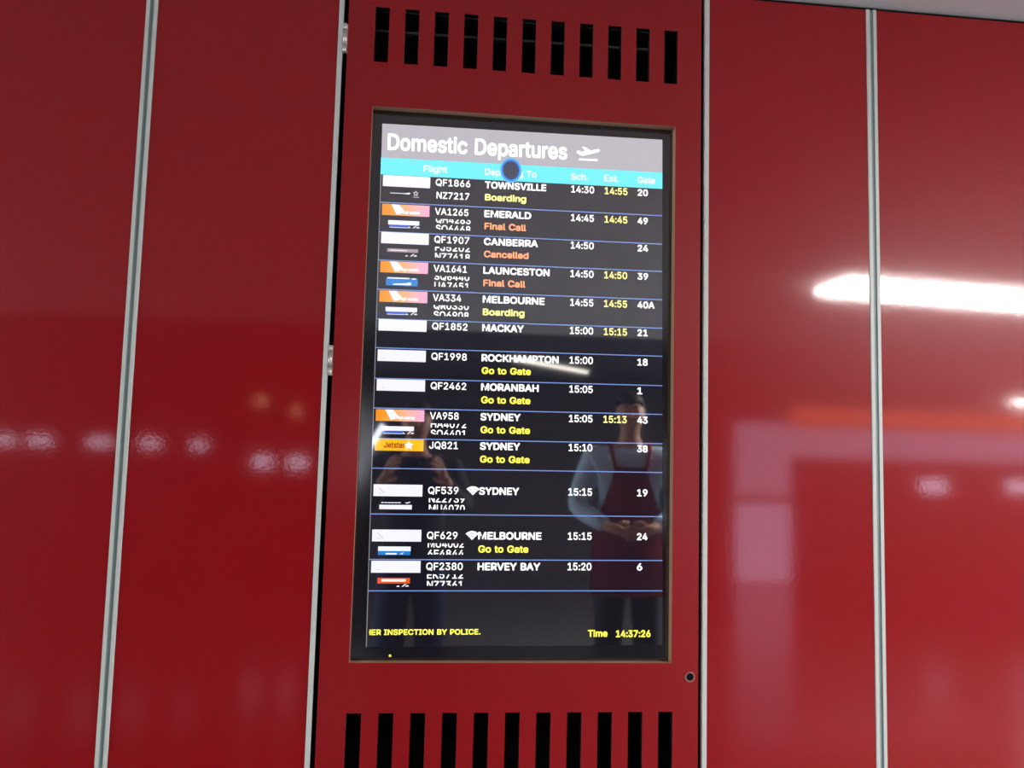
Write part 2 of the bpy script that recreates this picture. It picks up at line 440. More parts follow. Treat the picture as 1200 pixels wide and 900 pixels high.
# --- letter shapes: outlines in thousandths of the type size
GLYPHS = {
    '.': '188/95 -4 78 -1 63 9 53 24 50 41 53 59 63 73 78 83 95 87 113 83 128 73 138 59 141 41 138 24 128 9 113 -1',
    '0': '453/227 -7 174 1 130 24 95 62 69 113 57 155 50 202 48 254 50 306 57 353 69 395 95 447 130 484 174 508 227 516 279 508 323 484 358 447 384 395 396 353 403 306 405 254 403 202 396 155 384 113 359 62 323 24 279 1/227 50 261 56 290 74 313 103 330 144 340 194 344 254 340 314 330 365 313 405 290 435 261 453 227 460 192 453 163 435 140 405 123 365 113 314 109 254 113 194 123 144 140 103 163 74 192 56',
    '1': '453/76 0 76 55 391 55 391 0/276 509 276 0 212 0 212 448 209 448 86 358 86 427 198 509',
    '2': '453/64 0 64 47 234 229 261 257 282 282 299 305 311 327 318 348 320 371 317 397 308 419 293 436 273 449 250 457 224 460 196 457 172 447 153 433 139 413 130 390 127 362 66 362 71 405 86 442 111 473 143 496 182 511 225 516 268 511 306 497 337 474 361 445 376 411 381 372 378 345 371 318 357 290 336 259 306 223 267 180 153 60 153 57 389 57 389 0',
    '3': '453/218 -7 173 -3 133 10 98 30 70 57 52 91 44 132 109 132 115 107 126 87 144 71 165 59 191 52 219 50 248 53 275 61 297 74 315 93 325 116 329 145 326 172 316 196 299 217 275 234 242 244 201 248 157 248 157 299 288 448 288 452 70 452 70 509 372 509 372 461 211 278 211 289 264 288 308 276 344 253 371 222 387 186 393 145 387 103 370 66 344 36 309 12 266 -2',
    '4': '453/40 105 40 158 247 509 311 509 109 166 109 163 413 163 413 105/282 0 282 121 282 146 282 318 343 318 343 0',
    '5': '453/221 -7 178 -2 140 11 108 32 83 60 66 93 60 130 122 130 127 108 138 89 154 73 173 60 196 52 221 50 250 53 276 64 298 82 314 104 324 131 328 162 324 193 314 221 297 244 275 262 248 273 218 277 192 275 167 268 145 258 128 246 67 253 96 509 366 509 366 452 151 452 134 301 136 301 155 315 178 325 203 331 229 334 263 330 294 321 321 306 345 285 364 260 379 231 388 199 391 163 385 117 369 76 343 41 309 15 268 -1',
    '6': '453/226 -7 182 -1 142 15 109 40 84 74 69 115 64 162 68 199 80 239 102 285 137 340 252 509 322 509 151 261 145 261 154 275 165 288 179 299 196 307 214 312 235 314 278 309 316 295 346 271 370 240 384 201 389 157 384 112 368 73 343 39 310 14 271 -2/226 48 254 52 279 63 299 79 314 101 324 128 327 157 324 187 314 213 299 235 279 251 254 262 226 265 198 262 174 252 153 235 138 214 128 188 125 158 128 128 138 102 153 79 174 63 198 52',
    '7': '453/97 0 323 448 323 452 62 452 62 509 391 509 391 449 165 0',
    '8': '453/226 -7 178 -2 136 11 101 33 74 62 57 96 52 135 55 166 65 195 81 220 101 241 125 256 153 265 153 267 119 282 93 308 76 342 70 380 75 417 90 450 114 477 146 498 184 511 226 516 269 511 306 498 337 477 361 450 377 417 382 380 376 342 359 308 333 282 300 267 300 265 327 256 351 241 372 220 387 195 397 166 401 135 395 96 378 62 352 33 317 11 275 -2/226 49 258 52 285 60 307 74 323 91 333 113 337 139 333 165 322 189 305 208 283 223 256 232 226 235 196 232 169 223 147 208 130 189 119 165 115 139 119 113 129 91 145 74 167 60 195 52/226 290 252 292 274 300 293 313 307 330 316 351 319 376 316 399 308 420 294 437 275 449 252 457 226 460 200 457 177 449 159 437 145 420 136 399 133 376 136 351 145 330 159 313 178 300 201 292',
    '9': '453/226 516 271 510 310 494 343 468 368 434 384 393 389 347 385 309 373 270 350 224 315 168 200 0 130 0 301 248 307 248 299 234 287 221 273 210 257 202 238 196 218 195 175 199 137 214 106 237 83 269 68 307 64 352 69 397 85 436 110 469 143 494 182 510/226 460 199 457 174 446 154 429 138 407 129 381 125 352 129 322 138 295 154 274 174 257 199 247 226 243 254 247 279 257 299 273 314 295 324 321 327 350 324 381 314 407 299 429 279 446 254 457',
    ':': '188/95 -4 78 -1 63 9 53 24 50 41 53 59 63 73 78 83 95 87 113 83 128 73 138 59 141 41 138 24 128 9 113 -1/95 271 78 274 63 284 53 299 50 316 53 334 63 349 78 359 95 362 113 359 128 349 138 334 141 316 138 299 128 284 113 274',
    'A': '480/16 0 201 509 276 509 463 0 395 0 287 302 276 334 264 372 250 420 232 478 245 478 228 419 213 371 201 333 191 302 85 0/110 142 110 199 370 199 370 142',
    'B': '456/60 0 60 509 241 509 289 504 329 491 359 469 381 442 394 410 398 374 395 344 387 320 373 301 356 286 336 275 315 267 315 262 339 257 363 245 385 227 402 203 414 173 418 136 413 100 400 67 377 39 344 18 301 4 247 0/125 57 245 57 296 63 330 80 349 105 355 137 352 161 342 184 327 203 306 218 279 228 248 231 125 231/125 285 238 285 265 288 288 296 308 309 323 326 333 348 336 372 330 403 313 429 283 446 240 452 125 452',
    'C': '510/267 -7 225 -3 186 7 150 25 119 49 92 79 70 115 53 157 44 203 40 254 44 305 53 352 70 393 92 429 119 459 150 484 186 501 225 512 267 516 305 513 340 504 373 490 402 471 427 447 448 418 463 385 473 348 408 348 401 373 389 395 375 413 357 428 337 440 315 449 292 454 267 456 223 450 184 432 150 403 125 364 109 314 103 254 109 194 125 145 151 105 184 76 223 59 267 53 292 55 315 60 337 69 357 81 375 96 389 114 401 136 408 160 473 160 463 124 448 91 428 62 402 38 373 19 341 5 305 -4',
    'D': '502/219 0 96 0 96 57 215 57 272 63 318 81 354 110 379 149 394 198 399 255 394 312 379 361 354 399 320 428 275 446 221 452 93 452 93 509 225 509 273 505 315 495 353 478 399 441 433 391 449 351 458 306 462 255 458 205 449 159 433 119 411 83 384 54 351 31 312 14 268 3/125 509 125 0 60 0 60 509',
    'E': '419/60 0 60 509 372 509 372 452 125 452 125 286 355 286 355 229 125 229 125 57 375 57 375 0',
    'F': '410/60 0 60 509 369 509 369 452 125 452 125 278 346 278 346 221 125 221 125 0',
    'G': '520/269 -7 225 -3 185 7 149 25 118 49 91 79 69 116 53 157 43 203 40 254 43 305 53 352 69 393 91 429 117 459 149 484 184 501 223 512 265 516 304 513 340 504 374 489 403 469 429 445 449 416 465 384 474 349 408 349 399 372 387 393 373 411 356 427 337 439 315 448 291 454 265 456 222 450 183 432 150 404 125 364 109 314 103 254 109 194 125 145 151 105 184 76 224 59 269 53 309 57 345 71 374 93 396 123 410 160 415 202 434 199 283 199 283 256 478 256 478 200 471 141 451 91 419 50 377 19 326 0',
    'H': '517/60 0 60 509 125 509 125 289 392 289 392 509 457 509 457 0 392 0 392 232 125 232 125 0',
    'I': '300/31 0 31 57 118 57 118 452 31 452 31 509 269 509 269 452 183 452 183 57 269 57 269 0',
    'J': '396/185 -7 124 3 75 33 52 63 38 100 33 145 33 173 98 173 98 145 104 104 122 74 149 56 185 50 220 56 248 74 266 104 272 145 272 509 336 509 336 145 332 100 318 63 294 33 246 3',
    'K': '467/104 145 104 216 122 239 139 261 157 282 174 303 193 324 212 344 364 509 448 509 231 276 228 276/60 0 60 509 125 509 125 334 124 225 125 193 125 0/372 0 188 259 228 309 449 0',
    'L': '393/60 0 60 509 125 509 125 57 361 57 361 0',
    'M': '628/60 0 60 509 152 509 277 187 282 174 287 159 299 123 305 103 311 84 322 49 307 49 318 83 330 121 342 158 348 174 352 187 476 509 568 509 568 0 504 0 504 291 504 327 505 369 506 413 507 457 513 457 505 433 498 409 482 363 474 341 467 322 456 291 342 0 286 0 170 291 165 304 159 321 145 361 137 384 129 408 121 432 112 457 119 457 120 416 121 372 122 328 122 291 122 0',
    'N': '523/60 0 60 509 136 509 343 183 352 169 363 151 375 130 388 107 401 82 414 55 405 54 402 81 401 108 400 134 399 157 399 195 399 509 463 509 463 0 387 0 202 290 190 310 177 331 164 354 148 381 108 452 119 454 122 384 123 354 124 328 125 307 125 291 125 0',
    'O': '533/267 -7 225 -3 186 7 150 25 119 49 92 79 70 115 53 157 44 203 40 254 44 305 53 352 70 393 92 429 119 459 150 484 186 501 225 512 267 516 309 512 348 501 384 484 415 459 442 429 464 393 480 352 490 305 493 254 490 203 480 157 464 115 442 79 415 49 384 25 348 7 309 -3/267 53 310 59 349 76 383 105 408 144 425 194 430 254 425 314 408 365 383 404 349 433 310 450 267 456 223 450 184 433 151 404 125 364 109 314 103 254 109 194 125 144 151 105 184 76 223 59',
    'P': '445/60 0 60 509 235 509 289 503 332 487 366 462 390 430 404 391 409 348 404 304 390 265 366 233 332 207 289 191 235 186 109 186 109 242 233 242 269 246 297 256 318 272 333 294 342 319 344 348 342 376 333 402 318 423 297 439 268 449 232 452 125 452 125 0',
    'Q': '533/245 159 313 159 369 85 384 65 468 -48 401 -48 346 27 331 46/267 -7 225 -3 186 7 150 25 119 49 92 79 70 115 53 157 44 203 40 254 44 305 53 352 70 393 92 429 119 459 150 484 186 501 225 512 267 516 309 512 348 501 384 484 415 459 442 429 464 393 480 352 490 305 493 254 490 203 480 157 464 115 442 79 415 49 384 25 348 7 309 -3/267 53 310 59 349 76 383 105 408 144 425 194 430 254 425 314 408 365 383 404 349 433 310 450 267 456 223 450 184 433 151 404 125 364 109 314 103 254 109 194 125 144 151 105 184 76 223 59',
    'R': '449/60 0 60 509 236 509 290 504 333 489 367 465 390 433 405 395 409 352 405 309 390 271 367 240 333 217 289 203 236 198 96 198 96 255 234 255 269 258 298 267 319 281 334 300 342 324 345 352 342 380 334 405 319 425 298 440 269 449 233 452 125 452 125 0/353 0 230 229 303 229 428 0',
    'S': '447/224 -9 172 -4 128 9 91 31 64 60 46 96 38 137 104 137 110 110 123 88 142 71 166 59 194 52 224 49 257 52 286 60 311 74 329 92 341 114 346 139 342 161 332 179 316 193 296 205 272 214 245 222 184 239 128 260 86 289 60 326 52 372 58 413 75 448 102 476 138 498 180 511 227 516 275 511 316 498 351 476 377 449 394 415 401 378 337 378 326 412 302 437 267 453 225 459 194 456 167 448 145 435 129 418 118 398 115 376 119 352 131 334 148 319 169 308 191 300 212 293 264 279 287 272 312 264 336 252 359 238 379 220 395 198 405 171 408 139 403 99 386 64 360 34 323 11 278 -4',
    'T': '449/32 452 32 509 417 509 417 452 257 452 257 0 193 0 193 452',
    'U': '517/259 -8 203 -2 154 15 114 43 85 80 66 124 60 173 60 509 124 509 124 178 128 144 141 113 160 87 187 68 220 56 259 52 298 56 331 68 357 87 377 113 389 144 393 178 393 509 457 509 457 173 451 124 433 80 403 43 363 15 315 -2',
    'V': '480/204 0 16 509 84 509 192 206 203 176 215 137 230 89 248 31 235 31 252 90 267 138 279 176 290 206 395 509 463 509 278 0',
    'W': '686/155 0 16 509 82 509 163 196 170 171 175 145 181 120 187 94 192 67 197 40 189 40 194 67 200 94 205 120 211 145 218 171 224 196 306 509 380 509 462 196 468 171 474 145 480 120 486 94 492 67 497 40 488 40 493 67 499 94 504 120 510 145 523 196 603 509 670 509 530 0 455 0 368 323 359 356 351 391 344 431 336 475 350 475 342 433 335 395 327 359 318 323 230 0',
    'Y': '472/203 0 203 208 16 509 91 509 192 344 208 318 222 292 236 264 250 230 224 230 237 265 251 293 265 318 280 344 381 509 455 509 268 208 268 0',
    'Z': '438/42 0 42 46 273 385 289 408 306 431 323 453 341 476 348 454 317 453 285 452 254 452 223 452 40 452 40 509 397 509 397 462 169 129 152 105 134 81 116 57 97 33 90 54 121 56 152 57 183 57 214 57 399 57 399 0',
    'a': '389/160 -9 126 -5 94 5 68 22 48 45 35 73 30 108 34 138 43 161 58 179 78 193 100 203 125 211 152 216 178 220 209 224 234 227 252 230 265 235 273 243 276 255 276 257 273 279 267 297 256 311 240 322 220 329 196 331 171 329 149 322 132 313 118 301 107 288 100 274 41 291 57 322 79 346 104 364 133 375 163 382 194 384 215 383 239 379 263 372 286 360 306 343 322 320 333 290 337 251 337 0 277 0 277 52 272 52 264 38 252 25 236 12 215 1 190 -6/170 45 202 49 228 59 248 74 263 93 272 115 276 138 276 190 270 186 259 182 246 179 231 176 216 173 200 171 175 168 154 164 134 159 117 150 103 139 95 124 92 105 94 87 102 72 114 61 130 52 149 47',
    'c': '396/207 -8 159 -2 117 16 82 46 56 85 40 133 34 187 40 243 56 291 82 330 117 360 159 378 207 384 234 383 260 377 284 368 305 356 324 341 340 322 353 301 362 277 303 262 298 276 290 289 281 301 270 311 257 319 242 325 226 329 207 330 173 325 145 310 124 287 108 258 99 224 96 187 99 151 108 117 124 89 145 66 173 51 207 46 226 48 243 52 258 58 271 66 282 76 292 89 299 102 304 117 363 102 354 78 341 56 325 37 306 21 285 9 261 -1 235 -6',
    'd': '424/195 -8 151 -2 111 16 79 45 55 84 39 133 34 189 39 245 55 293 79 332 112 361 151 378 196 384 228 381 253 373 272 360 287 346 298 331 306 319 311 319 311 509 372 509 372 0 313 0 313 59 307 59 298 46 287 31 272 17 252 4 227 -5/205 47 236 51 263 65 284 86 299 115 309 150 312 189 309 229 300 263 284 291 263 312 237 325 205 330 172 325 145 311 124 290 108 261 99 227 96 189 99 151 109 117 124 88 145 66 172 51',
    'e': '404/212 -8 161 -2 117 16 82 46 56 85 40 132 34 187 39 242 55 290 81 329 115 359 157 378 205 384 236 382 266 374 294 361 319 341 341 315 357 282 368 242 371 194 371 169 75 169 75 221 338 221 310 202 307 237 298 269 283 294 263 314 237 326 205 330 173 326 146 313 125 294 109 270 99 241 96 211 96 178 100 139 110 106 128 80 151 61 179 50 212 46 234 48 254 53 271 61 285 73 297 88 306 105 365 91 353 63 335 39 311 19 283 4 249 -5',
    'g': '425/207 -151 168 -148 134 -140 105 -127 82 -110 64 -91 51 -69 101 -41 110 -53 122 -66 136 -78 154 -88 178 -95 207 -97 249 -92 282 -75 304 -47 311 -6 311 68 306 68 298 56 287 41 272 28 252 16 227 8 195 5 152 10 113 27 80 53 55 90 39 136 34 191 39 246 55 293 80 332 112 361 152 378 196 384 228 382 253 373 273 360 288 346 299 331 308 319 313 319 313 379 372 379 372 -9 367 -54 350 -90 324 -117 291 -136 251 -147/205 59 237 63 264 75 285 95 300 121 309 154 312 193 309 231 300 264 285 291 264 312 237 325 205 330 172 325 145 312 124 290 109 262 99 229 96 193 99 155 109 123 124 96 145 76 172 63',
    'h': '410/114 227 114 0 53 0 53 509 114 509 114 287 102 287 124 332 152 362 187 379 227 384 264 380 295 369 321 349 341 321 353 285 357 240 357 0 296 0 296 235 290 275 273 304 246 323 210 329 184 326 161 317 141 303 126 283 117 257',
    'i': '167/53 0 53 379 114 379 114 0/84 443 67 446 54 455 44 468 41 483 44 499 54 512 67 521 84 524 100 521 114 512 123 499 126 483 123 468 114 455 100 446',
    'l': '189/139 -2 101 3 74 20 58 47 53 84 53 509 114 509 114 99 115 77 120 62 130 54 146 52 160 53 170 54 181 3 172 1 162 -1 151 -2',
    'm': '610/53 0 53 379 112 379 112 295 108 295 118 323 132 346 151 363 172 376 195 384 219 386 257 380 287 361 309 331 321 295 312 295 322 321 337 343 357 361 381 375 407 383 437 386 468 383 497 372 522 354 541 328 553 296 557 255 557 0 496 0 496 254 490 289 473 313 447 326 419 330 395 328 374 320 358 307 345 290 338 270 335 247 335 0 274 0 274 260 269 288 253 311 229 326 199 330 178 328 158 320 140 307 126 289 117 266 114 238 114 0',
    'n': '410/114 227 114 0 53 0 53 379 112 379 112 287 102 287 124 332 152 362 187 379 227 384 264 380 295 369 321 349 341 321 353 285 357 240 357 0 296 0 296 235 290 275 273 304 246 323 210 329 184 326 161 317 141 303 126 283 117 257',
    'o': '415/207 -8 159 -2 117 16 82 46 56 85 40 133 34 187 40 243 56 291 82 330 117 360 159 378 207 384 256 378 299 360 333 330 359 291 376 243 381 187 376 133 359 85 333 46 299 16 256 -2/207 46 242 51 270 66 292 89 307 117 316 151 319 187 316 224 307 258 292 287 270 310 242 325 207 330 173 325 145 310 124 287 108 258 99 224 96 187 99 151 108 117 124 89 145 66 173 51',
    'p': '424/53 -143 53 379 112 379 112 319 118 319 126 331 137 346 152 360 171 373 197 381 229 384 274 378 313 361 345 332 370 293 385 245 390 189 385 133 370 84 346 45 313 16 274 -2 229 -8 198 -5 173 4 153 17 138 31 127 46 118 59 114 59 114 -143/220 47 253 51 279 66 301 88 316 117 325 151 328 189 325 227 316 261 301 290 280 311 253 325 220 330 188 325 161 312 140 291 125 263 116 229 113 189 116 150 125 115 140 86 162 65 188 51',
    'r': '259/53 0 53 379 112 379 112 321 115 321 130 347 152 367 181 380 213 385 229 384 243 384 243 322 230 324 219 325 207 326 182 323 159 315 140 301 126 284 117 262 114 237 114 0',
    's': '365/182 -8 145 -5 112 3 84 18 62 38 45 63 36 94 94 107 105 79 124 60 150 49 181 45 217 50 244 62 262 81 268 103 265 121 254 136 237 147 212 155 149 170 104 186 72 208 53 237 47 274 51 305 65 332 87 354 115 370 149 381 187 384 223 381 254 372 279 358 299 339 314 316 324 290 268 277 258 298 243 316 219 328 187 333 156 329 131 317 114 299 109 277 112 258 124 243 144 232 172 223 229 209 275 194 306 171 325 142 331 107 326 75 312 47 290 24 260 6 223 -5',
    't': '227/204 379 204 327 6 327 6 379/65 471 126 471 126 98 128 76 136 61 150 53 170 50 185 51 202 54 213 2 203 -1 192 -3 180 -4 168 -4 125 2 92 21 72 52 65 93',
    'u': '410/182 -5 146 -1 115 11 89 31 69 59 57 95 53 139 53 379 114 379 114 144 119 105 137 75 164 56 200 50 226 53 249 62 268 77 283 97 293 122 296 153 296 379 357 379 357 0 298 0 298 92 307 92 286 47 257 17 222 0',
    'v': '389/163 0 17 379 84 379 165 155 177 121 187 87 196 53 206 21 184 21 194 53 203 87 213 121 224 155 305 379 371 379 226 0',
}
_cache = {}


def area(p):
    return sum(p[i][0] * p[(i + 1) % len(p)][1] - p[(i + 1) % len(p)][0] * p[i][1] for i in range(len(p))) / 2


def inside(q, p):
    r = False
    for i in range(len(p)):
        (x0, y0), (x1, y1) = p[i], p[i - 1]
        if (y0 > q[1]) != (y1 > q[1]) and q[0] < (x1 - x0) * (q[1] - y0) / (y1 - y0) + x0:
            r = not r
    return r


def glyph_mesh(ch, off):
    """flat filled letter as (verts, faces) in type units; off thickens the strokes"""
    if (ch, off) in _cache:
        return _cache[ch, off]
    loops = []
    for p in GLYPHS[ch].split('/')[1:]:
        n = [int(t) / 1000 for t in p.split()]
        loops.append([(n[2 * i], n[2 * i + 1]) for i in range(len(n) // 2)])
    big = area(max(loops, key=lambda p: abs(area(p))))
    outers = [p for p in loops if area(p) * big > 0]
    inners = [p for p in loops if area(p) * big < 0]
    vs, fs = [], []
    for po in outers:
        cu = bpy.data.curves.new('letter', 'CURVE')
        cu.dimensions = '2D'
        cu.fill_mode = 'BOTH'
        for p in [po] + [h for h in inners if inside(h[0], po)]:
            sl = cu.splines.new('POLY')
            sl.points.add(len(p) - 1)
            for i, (x, y) in enumerate(p):
                sl.points[i].co = (x, y, 0, 1)
            sl.use_cyclic_u = True
        ob = bpy.data.objects.new('letter', cu)
        C.objects.link(ob)
        bpy.context.view_layer.update()
        ev = ob.evaluated_get(bpy.context.evaluated_depsgraph_get())
        me = ev.to_mesh()
        for dx, dy in ([(off, off), (-off, off), (off, -off), (-off, -off)] if off else [(0, 0)]):
            k = len(vs)
            vs += [(v.co.x + dx, v.co.y + dy) for v in me.vertices]
            fs += [tuple(k + i for i in p.vertices) for p in me.polygons]
        ev.to_mesh_clear()
        bpy.data.objects.remove(ob)
        bpy.data.curves.remove(cu)
    _cache[ch, off] = (vs, fs)
    return vs, fs


def text_into(bm, s, u0, u1, v0, cap, off=0.012, lay=3, mi=0, clip=None, track=0.0):
    """text from u0 to u1 on baseline v0; clip = (lo, hi) keeps a strip of the cap height; u1 None = natural width"""
    vs, fs = [], []
    pen = 0.0
    for ch in s:
        if ch == ' ':
            pen += 0.24
            continue
        a = int(GLYPHS[ch].split('/')[0]) / 1000
        gv_, gf = glyph_mesh(ch, off)
        b = len(vs)
        vs += [(x + pen, y) for x, y in gv_]
        fs += [tuple(b + i for i in f) for f in gf]
        pen += a + track
    x0 = min(v[0] for v in vs)
    x1 = max(v[0] for v in vs)
    ky = cap / (0.509 + 2 * off)
    kx = ky if u1 is None else (u1 - u0) / (x1 - x0)
    tb = bmesh.new()
    bv = [tb.verts.new((sx(u0 + (x - x0) * kx), -lay * LAY, sz(v0 + (y + off) * ky))) for x, y in vs]
    for f in fs:
        try:
            tb.faces.new([bv[i] for i in f])
        except ValueError:
            pass
    if clip:
        for lim, sgn in ((clip[0], -1), (clip[1], 1)):
            if lim is None:
                continue
            bmesh.ops.bisect_plane(tb, geom=tb.verts[:] + tb.edges[:] + tb.faces[:], plane_co=(0, 0, sz(v0 + lim * cap)), plane_no=(0, 0, sgn), clear_outer=True)
    if len(tb.faces):
        tb.normal_update()
        for f in tb.faces:
            f.material_index = mi
            if f.normal.y > 0:
                f.normal_flip()
        me = bpy.data.meshes.new('tmp')
        tb.to_mesh(me)
        bm.from_mesh(me)
        bpy.data.meshes.remove(me)
    tb.free()


def poly(bm, pts, lay=2, mi=0):
    vs = [bm.verts.new((sx(u), -lay * LAY, sz(v))) for u, v in pts]
    f = bm.faces.new(vs)
    f.normal_update()
    if f.normal.y > 0:
        f.normal_flip()
    f.material_index = mi


def rect(bm, u0, u1, v0, v1, lay=2, mi=0):
    poly(bm, [(u0, v0), (u1, v0), (u1, v1), (u0, v1)], lay, mi)


def flat(name, bm, mats, parent):
    me = bpy.data.meshes.new(name)
    bm.to_mesh(me)
    bm.free()
    return link(name, me, parent, mats if isinstance(mats, list) else [mats])


def text(name, s, u0, u1, v0, cap, m, parent, off=0.012, clip=None, lay=3, track=0.0):
    bm = bmesh.new()
    text_into(bm, s, u0, u1, v0, cap, off, lay, 0, clip, track)
    return flat(name, bm, m, parent)


# --- casing, bezel, glass face
box('casing', sx(-0.066), sx(1.060), 0.012, 0.075, sz(-1.875), sz(0.085), M_BLACK, screen, 0.003)
bm = bmesh.new()
bw = 0.0015
for a, b, c, d in [(-0.066, -0.001, -1.875, 0.085), (1.0005, 1.060, -1.875, 0.085), (-0.001, 1.0005, 0.0015, 0.085), (-0.001, 1.0005, -1.875, -1.7795)]:
    add_box(bm, sx(a), sx(b), -bw, 0.012, sz(c), sz(d))
o = done('bezel', bm, M_BLACK, screen)
box('lit_face', sx(-0.0012), sx(1.0008), 0.0, 0.012, sz(-1.7797), sz(0.0017), S_BG, screen)
box('mounting_rail', sx(-0.1), sx(1.02), 0.045, 0.06, sz(0.366), sz(0.375), M_RAIL, screen)

# --- title band
bm = bmesh.new()
rect(bm, 0.0, 1.0, -0.1215, 0.0005, 1)
band = flat('title_band', bm, S_GREY, screen)
tag(band, 'pale grey title band reading Domestic Departures')
text('title_text', 'Domestic Departures', 0.0205, 0.6525, -0.0930, 0.0590, S_WHITE, band, off=0.020)
bm = bmesh.new()


def pz(x, y):
    return 0.6861 + (x - 158) * 3.157e-4, -0.0418 - (y - (x - 158) * 0.075 - 306) * 3.157e-4


poly(bm, [pz(*q) for q in [(158, 364), (186, 357), (216, 374), (246, 366), (256, 358), (222, 322), (230, 313), (246, 313), (282, 334), (322, 360), (336, 358),
                           (392, 346), (416, 347), (426, 360), (420, 372), (392, 384), (262, 414), (228, 420), (196, 408), (166, 386)]], 3)
poly(bm, [pz(*q) for q in [(186, 452), (192, 449), (394, 461), (402, 466), (401, 478), (394, 483), (194, 472), (186, 466)]], 3)
o = flat('takeoff_symbol', bm, S_WHITE, band)
tag(o, 'white symbol of a plane taking off')

# --- column heading band
bm = bmesh.new()
rect(bm, -0.001, 1.0, -0.1815, -0.1215, 1)
hb = flat('heading_band', bm, S_CYAN, screen)
tag(hb, 'bright cyan band of column headings')
for s, a, b in [('Flight', 0.1467, 0.2298), ('Departing To', 0.3608, 0.5442), ('Sch.', 0.6664, 0.7290), ('Est.', 0.7867, 0.8405), ('Gate', 0.9093, 0.9735)]:
    text('heading_text', s, a, b, -0.1650, 0.0240, S_SOFT, hb, off=0.022)

# --- the flight rows
RULES = [0.2803, 0.3838, 0.4830, 0.5849, 0.6870, 0.7866, 0.8908, 0.9918, 1.0941, 1.1941, 1.3461, 1.4959, 1.5984]
ROWS = [  # flight, codeshare lines, right edge of flight, destination, its right edge, wifi, status, its right edge, sch, est, gate, gate right edge, card, partner artwork
    ('QF1866', ['NZ7217'], 0.3107, 'TOWNSVILLE', 0.5794, 0, 'Boarding', 0.5082, '14:30', '14:55', '20', 0.9465, 'white', 'swoosh'),
    ('VA1265', ['QH4283', 'SQ6468'], 0.3061, 'EMERALD', 0.5268, 0, 'Final Call', 0.5097, '14:45', '14:45', '49', 0.9465, 'fade', 'blue_bar'),
    ('QF1907', ['FJ5202', 'NZ7418'], 0.3110, 'CANBERRA', 0.5519, 0, 'Cancelled', 0.5194, '14:50', None, '24', 0.9475, 'white', 'mauve_bar'),
    ('VA1641', ['SQ6440', 'UA7451'], 0.3050, 'LAUNCESTON', 0.5947, 0, 'Final Call', 0.5097, '14:50', '14:50', '39', 0.9475, 'fade', 'blue_block'),
    ('VA334', ['QR0330', 'SQ6908'], 0.2875, 'MELBOURNE', 0.5783, 0, 'Boarding', 0.5082, '14:55', '14:55', '40A', 0.9708, 'fade', 'blue_bar'),
    ('QF1852', [], 0.3110, 'MACKAY', 0.5066, 0, None, 0, '15:00', '15:15', '21', 0.9465, 'white', None),
    ('QF1998', [], 0.3110, 'ROCKHAMPTON', 0.6297, 0, 'Go to Gate', 0.5334, '15:00', None, '18', 0.9465, 'white', None),
    ('QF2462', [], 0.3110, 'MORANBAH', 0.5613, 0, 'Go to Gate', 0.5334, '15:05', None, '1', 0.9270, 'white', None),
    ('VA958', ['HA4072', 'SQ6401'], 0.2875, 'SYDNEY', 0.4998, 0, 'Go to Gate', 0.5334, '15:05', '15:13', '43', 0.9465, 'fade', 'blue_bar'),
    ('JQ821', [], 0.2872, 'SYDNEY', 0.4998, 0, 'Go to Gate', 0.5334, '15:10', None, '38', 0.9465, 'amber', None),
    ('QF539', ['NZ2739', 'MU4070'], 0.2921, 'SYDNEY', 0.4987, 1, None, 0, '15:15', None, '19', 0.9465, 'marked', 'white_bar'),
    ('QF629', ['MU4002', '6E4844'], 0.2921, 'MELBOURNE', 0.5776, 1, 'Go to Gate', 0.5334, '15:15', None, '24', 0.9465, 'marked', 'sky_bar'),
    ('QF2380', ['EK5712', 'NZ7361'], 0.3120, 'HERVEY BAY', 0.5746, 0, None, 0, '15:20', None, '6', 0.9280, 'white', 'red_bar'),
]
STAT = {'Boarding': S_PYEL, 'Final Call': S_SAL, 'Cancelled': S_SAL, 'Go to Gate': S_YEL}
CAPH = 0.0240


def bits(bm, u, v, mi, lay=3):
    """small white marks cut off at the foot of a scrolling logo"""
    poly(bm, [(u, v), (u + .012, v), (u + .007, v + .005)], lay, mi)
    poly(bm, [(u + .018, v), (u + .023, v), (u + .034, v + .009), (u + .028, v + .009)], lay, mi)
    poly(bm, [(u + .030, v), (u + .042, v + .001), (u + .040, v + .005), (u + .034, v + .005)], lay, mi)


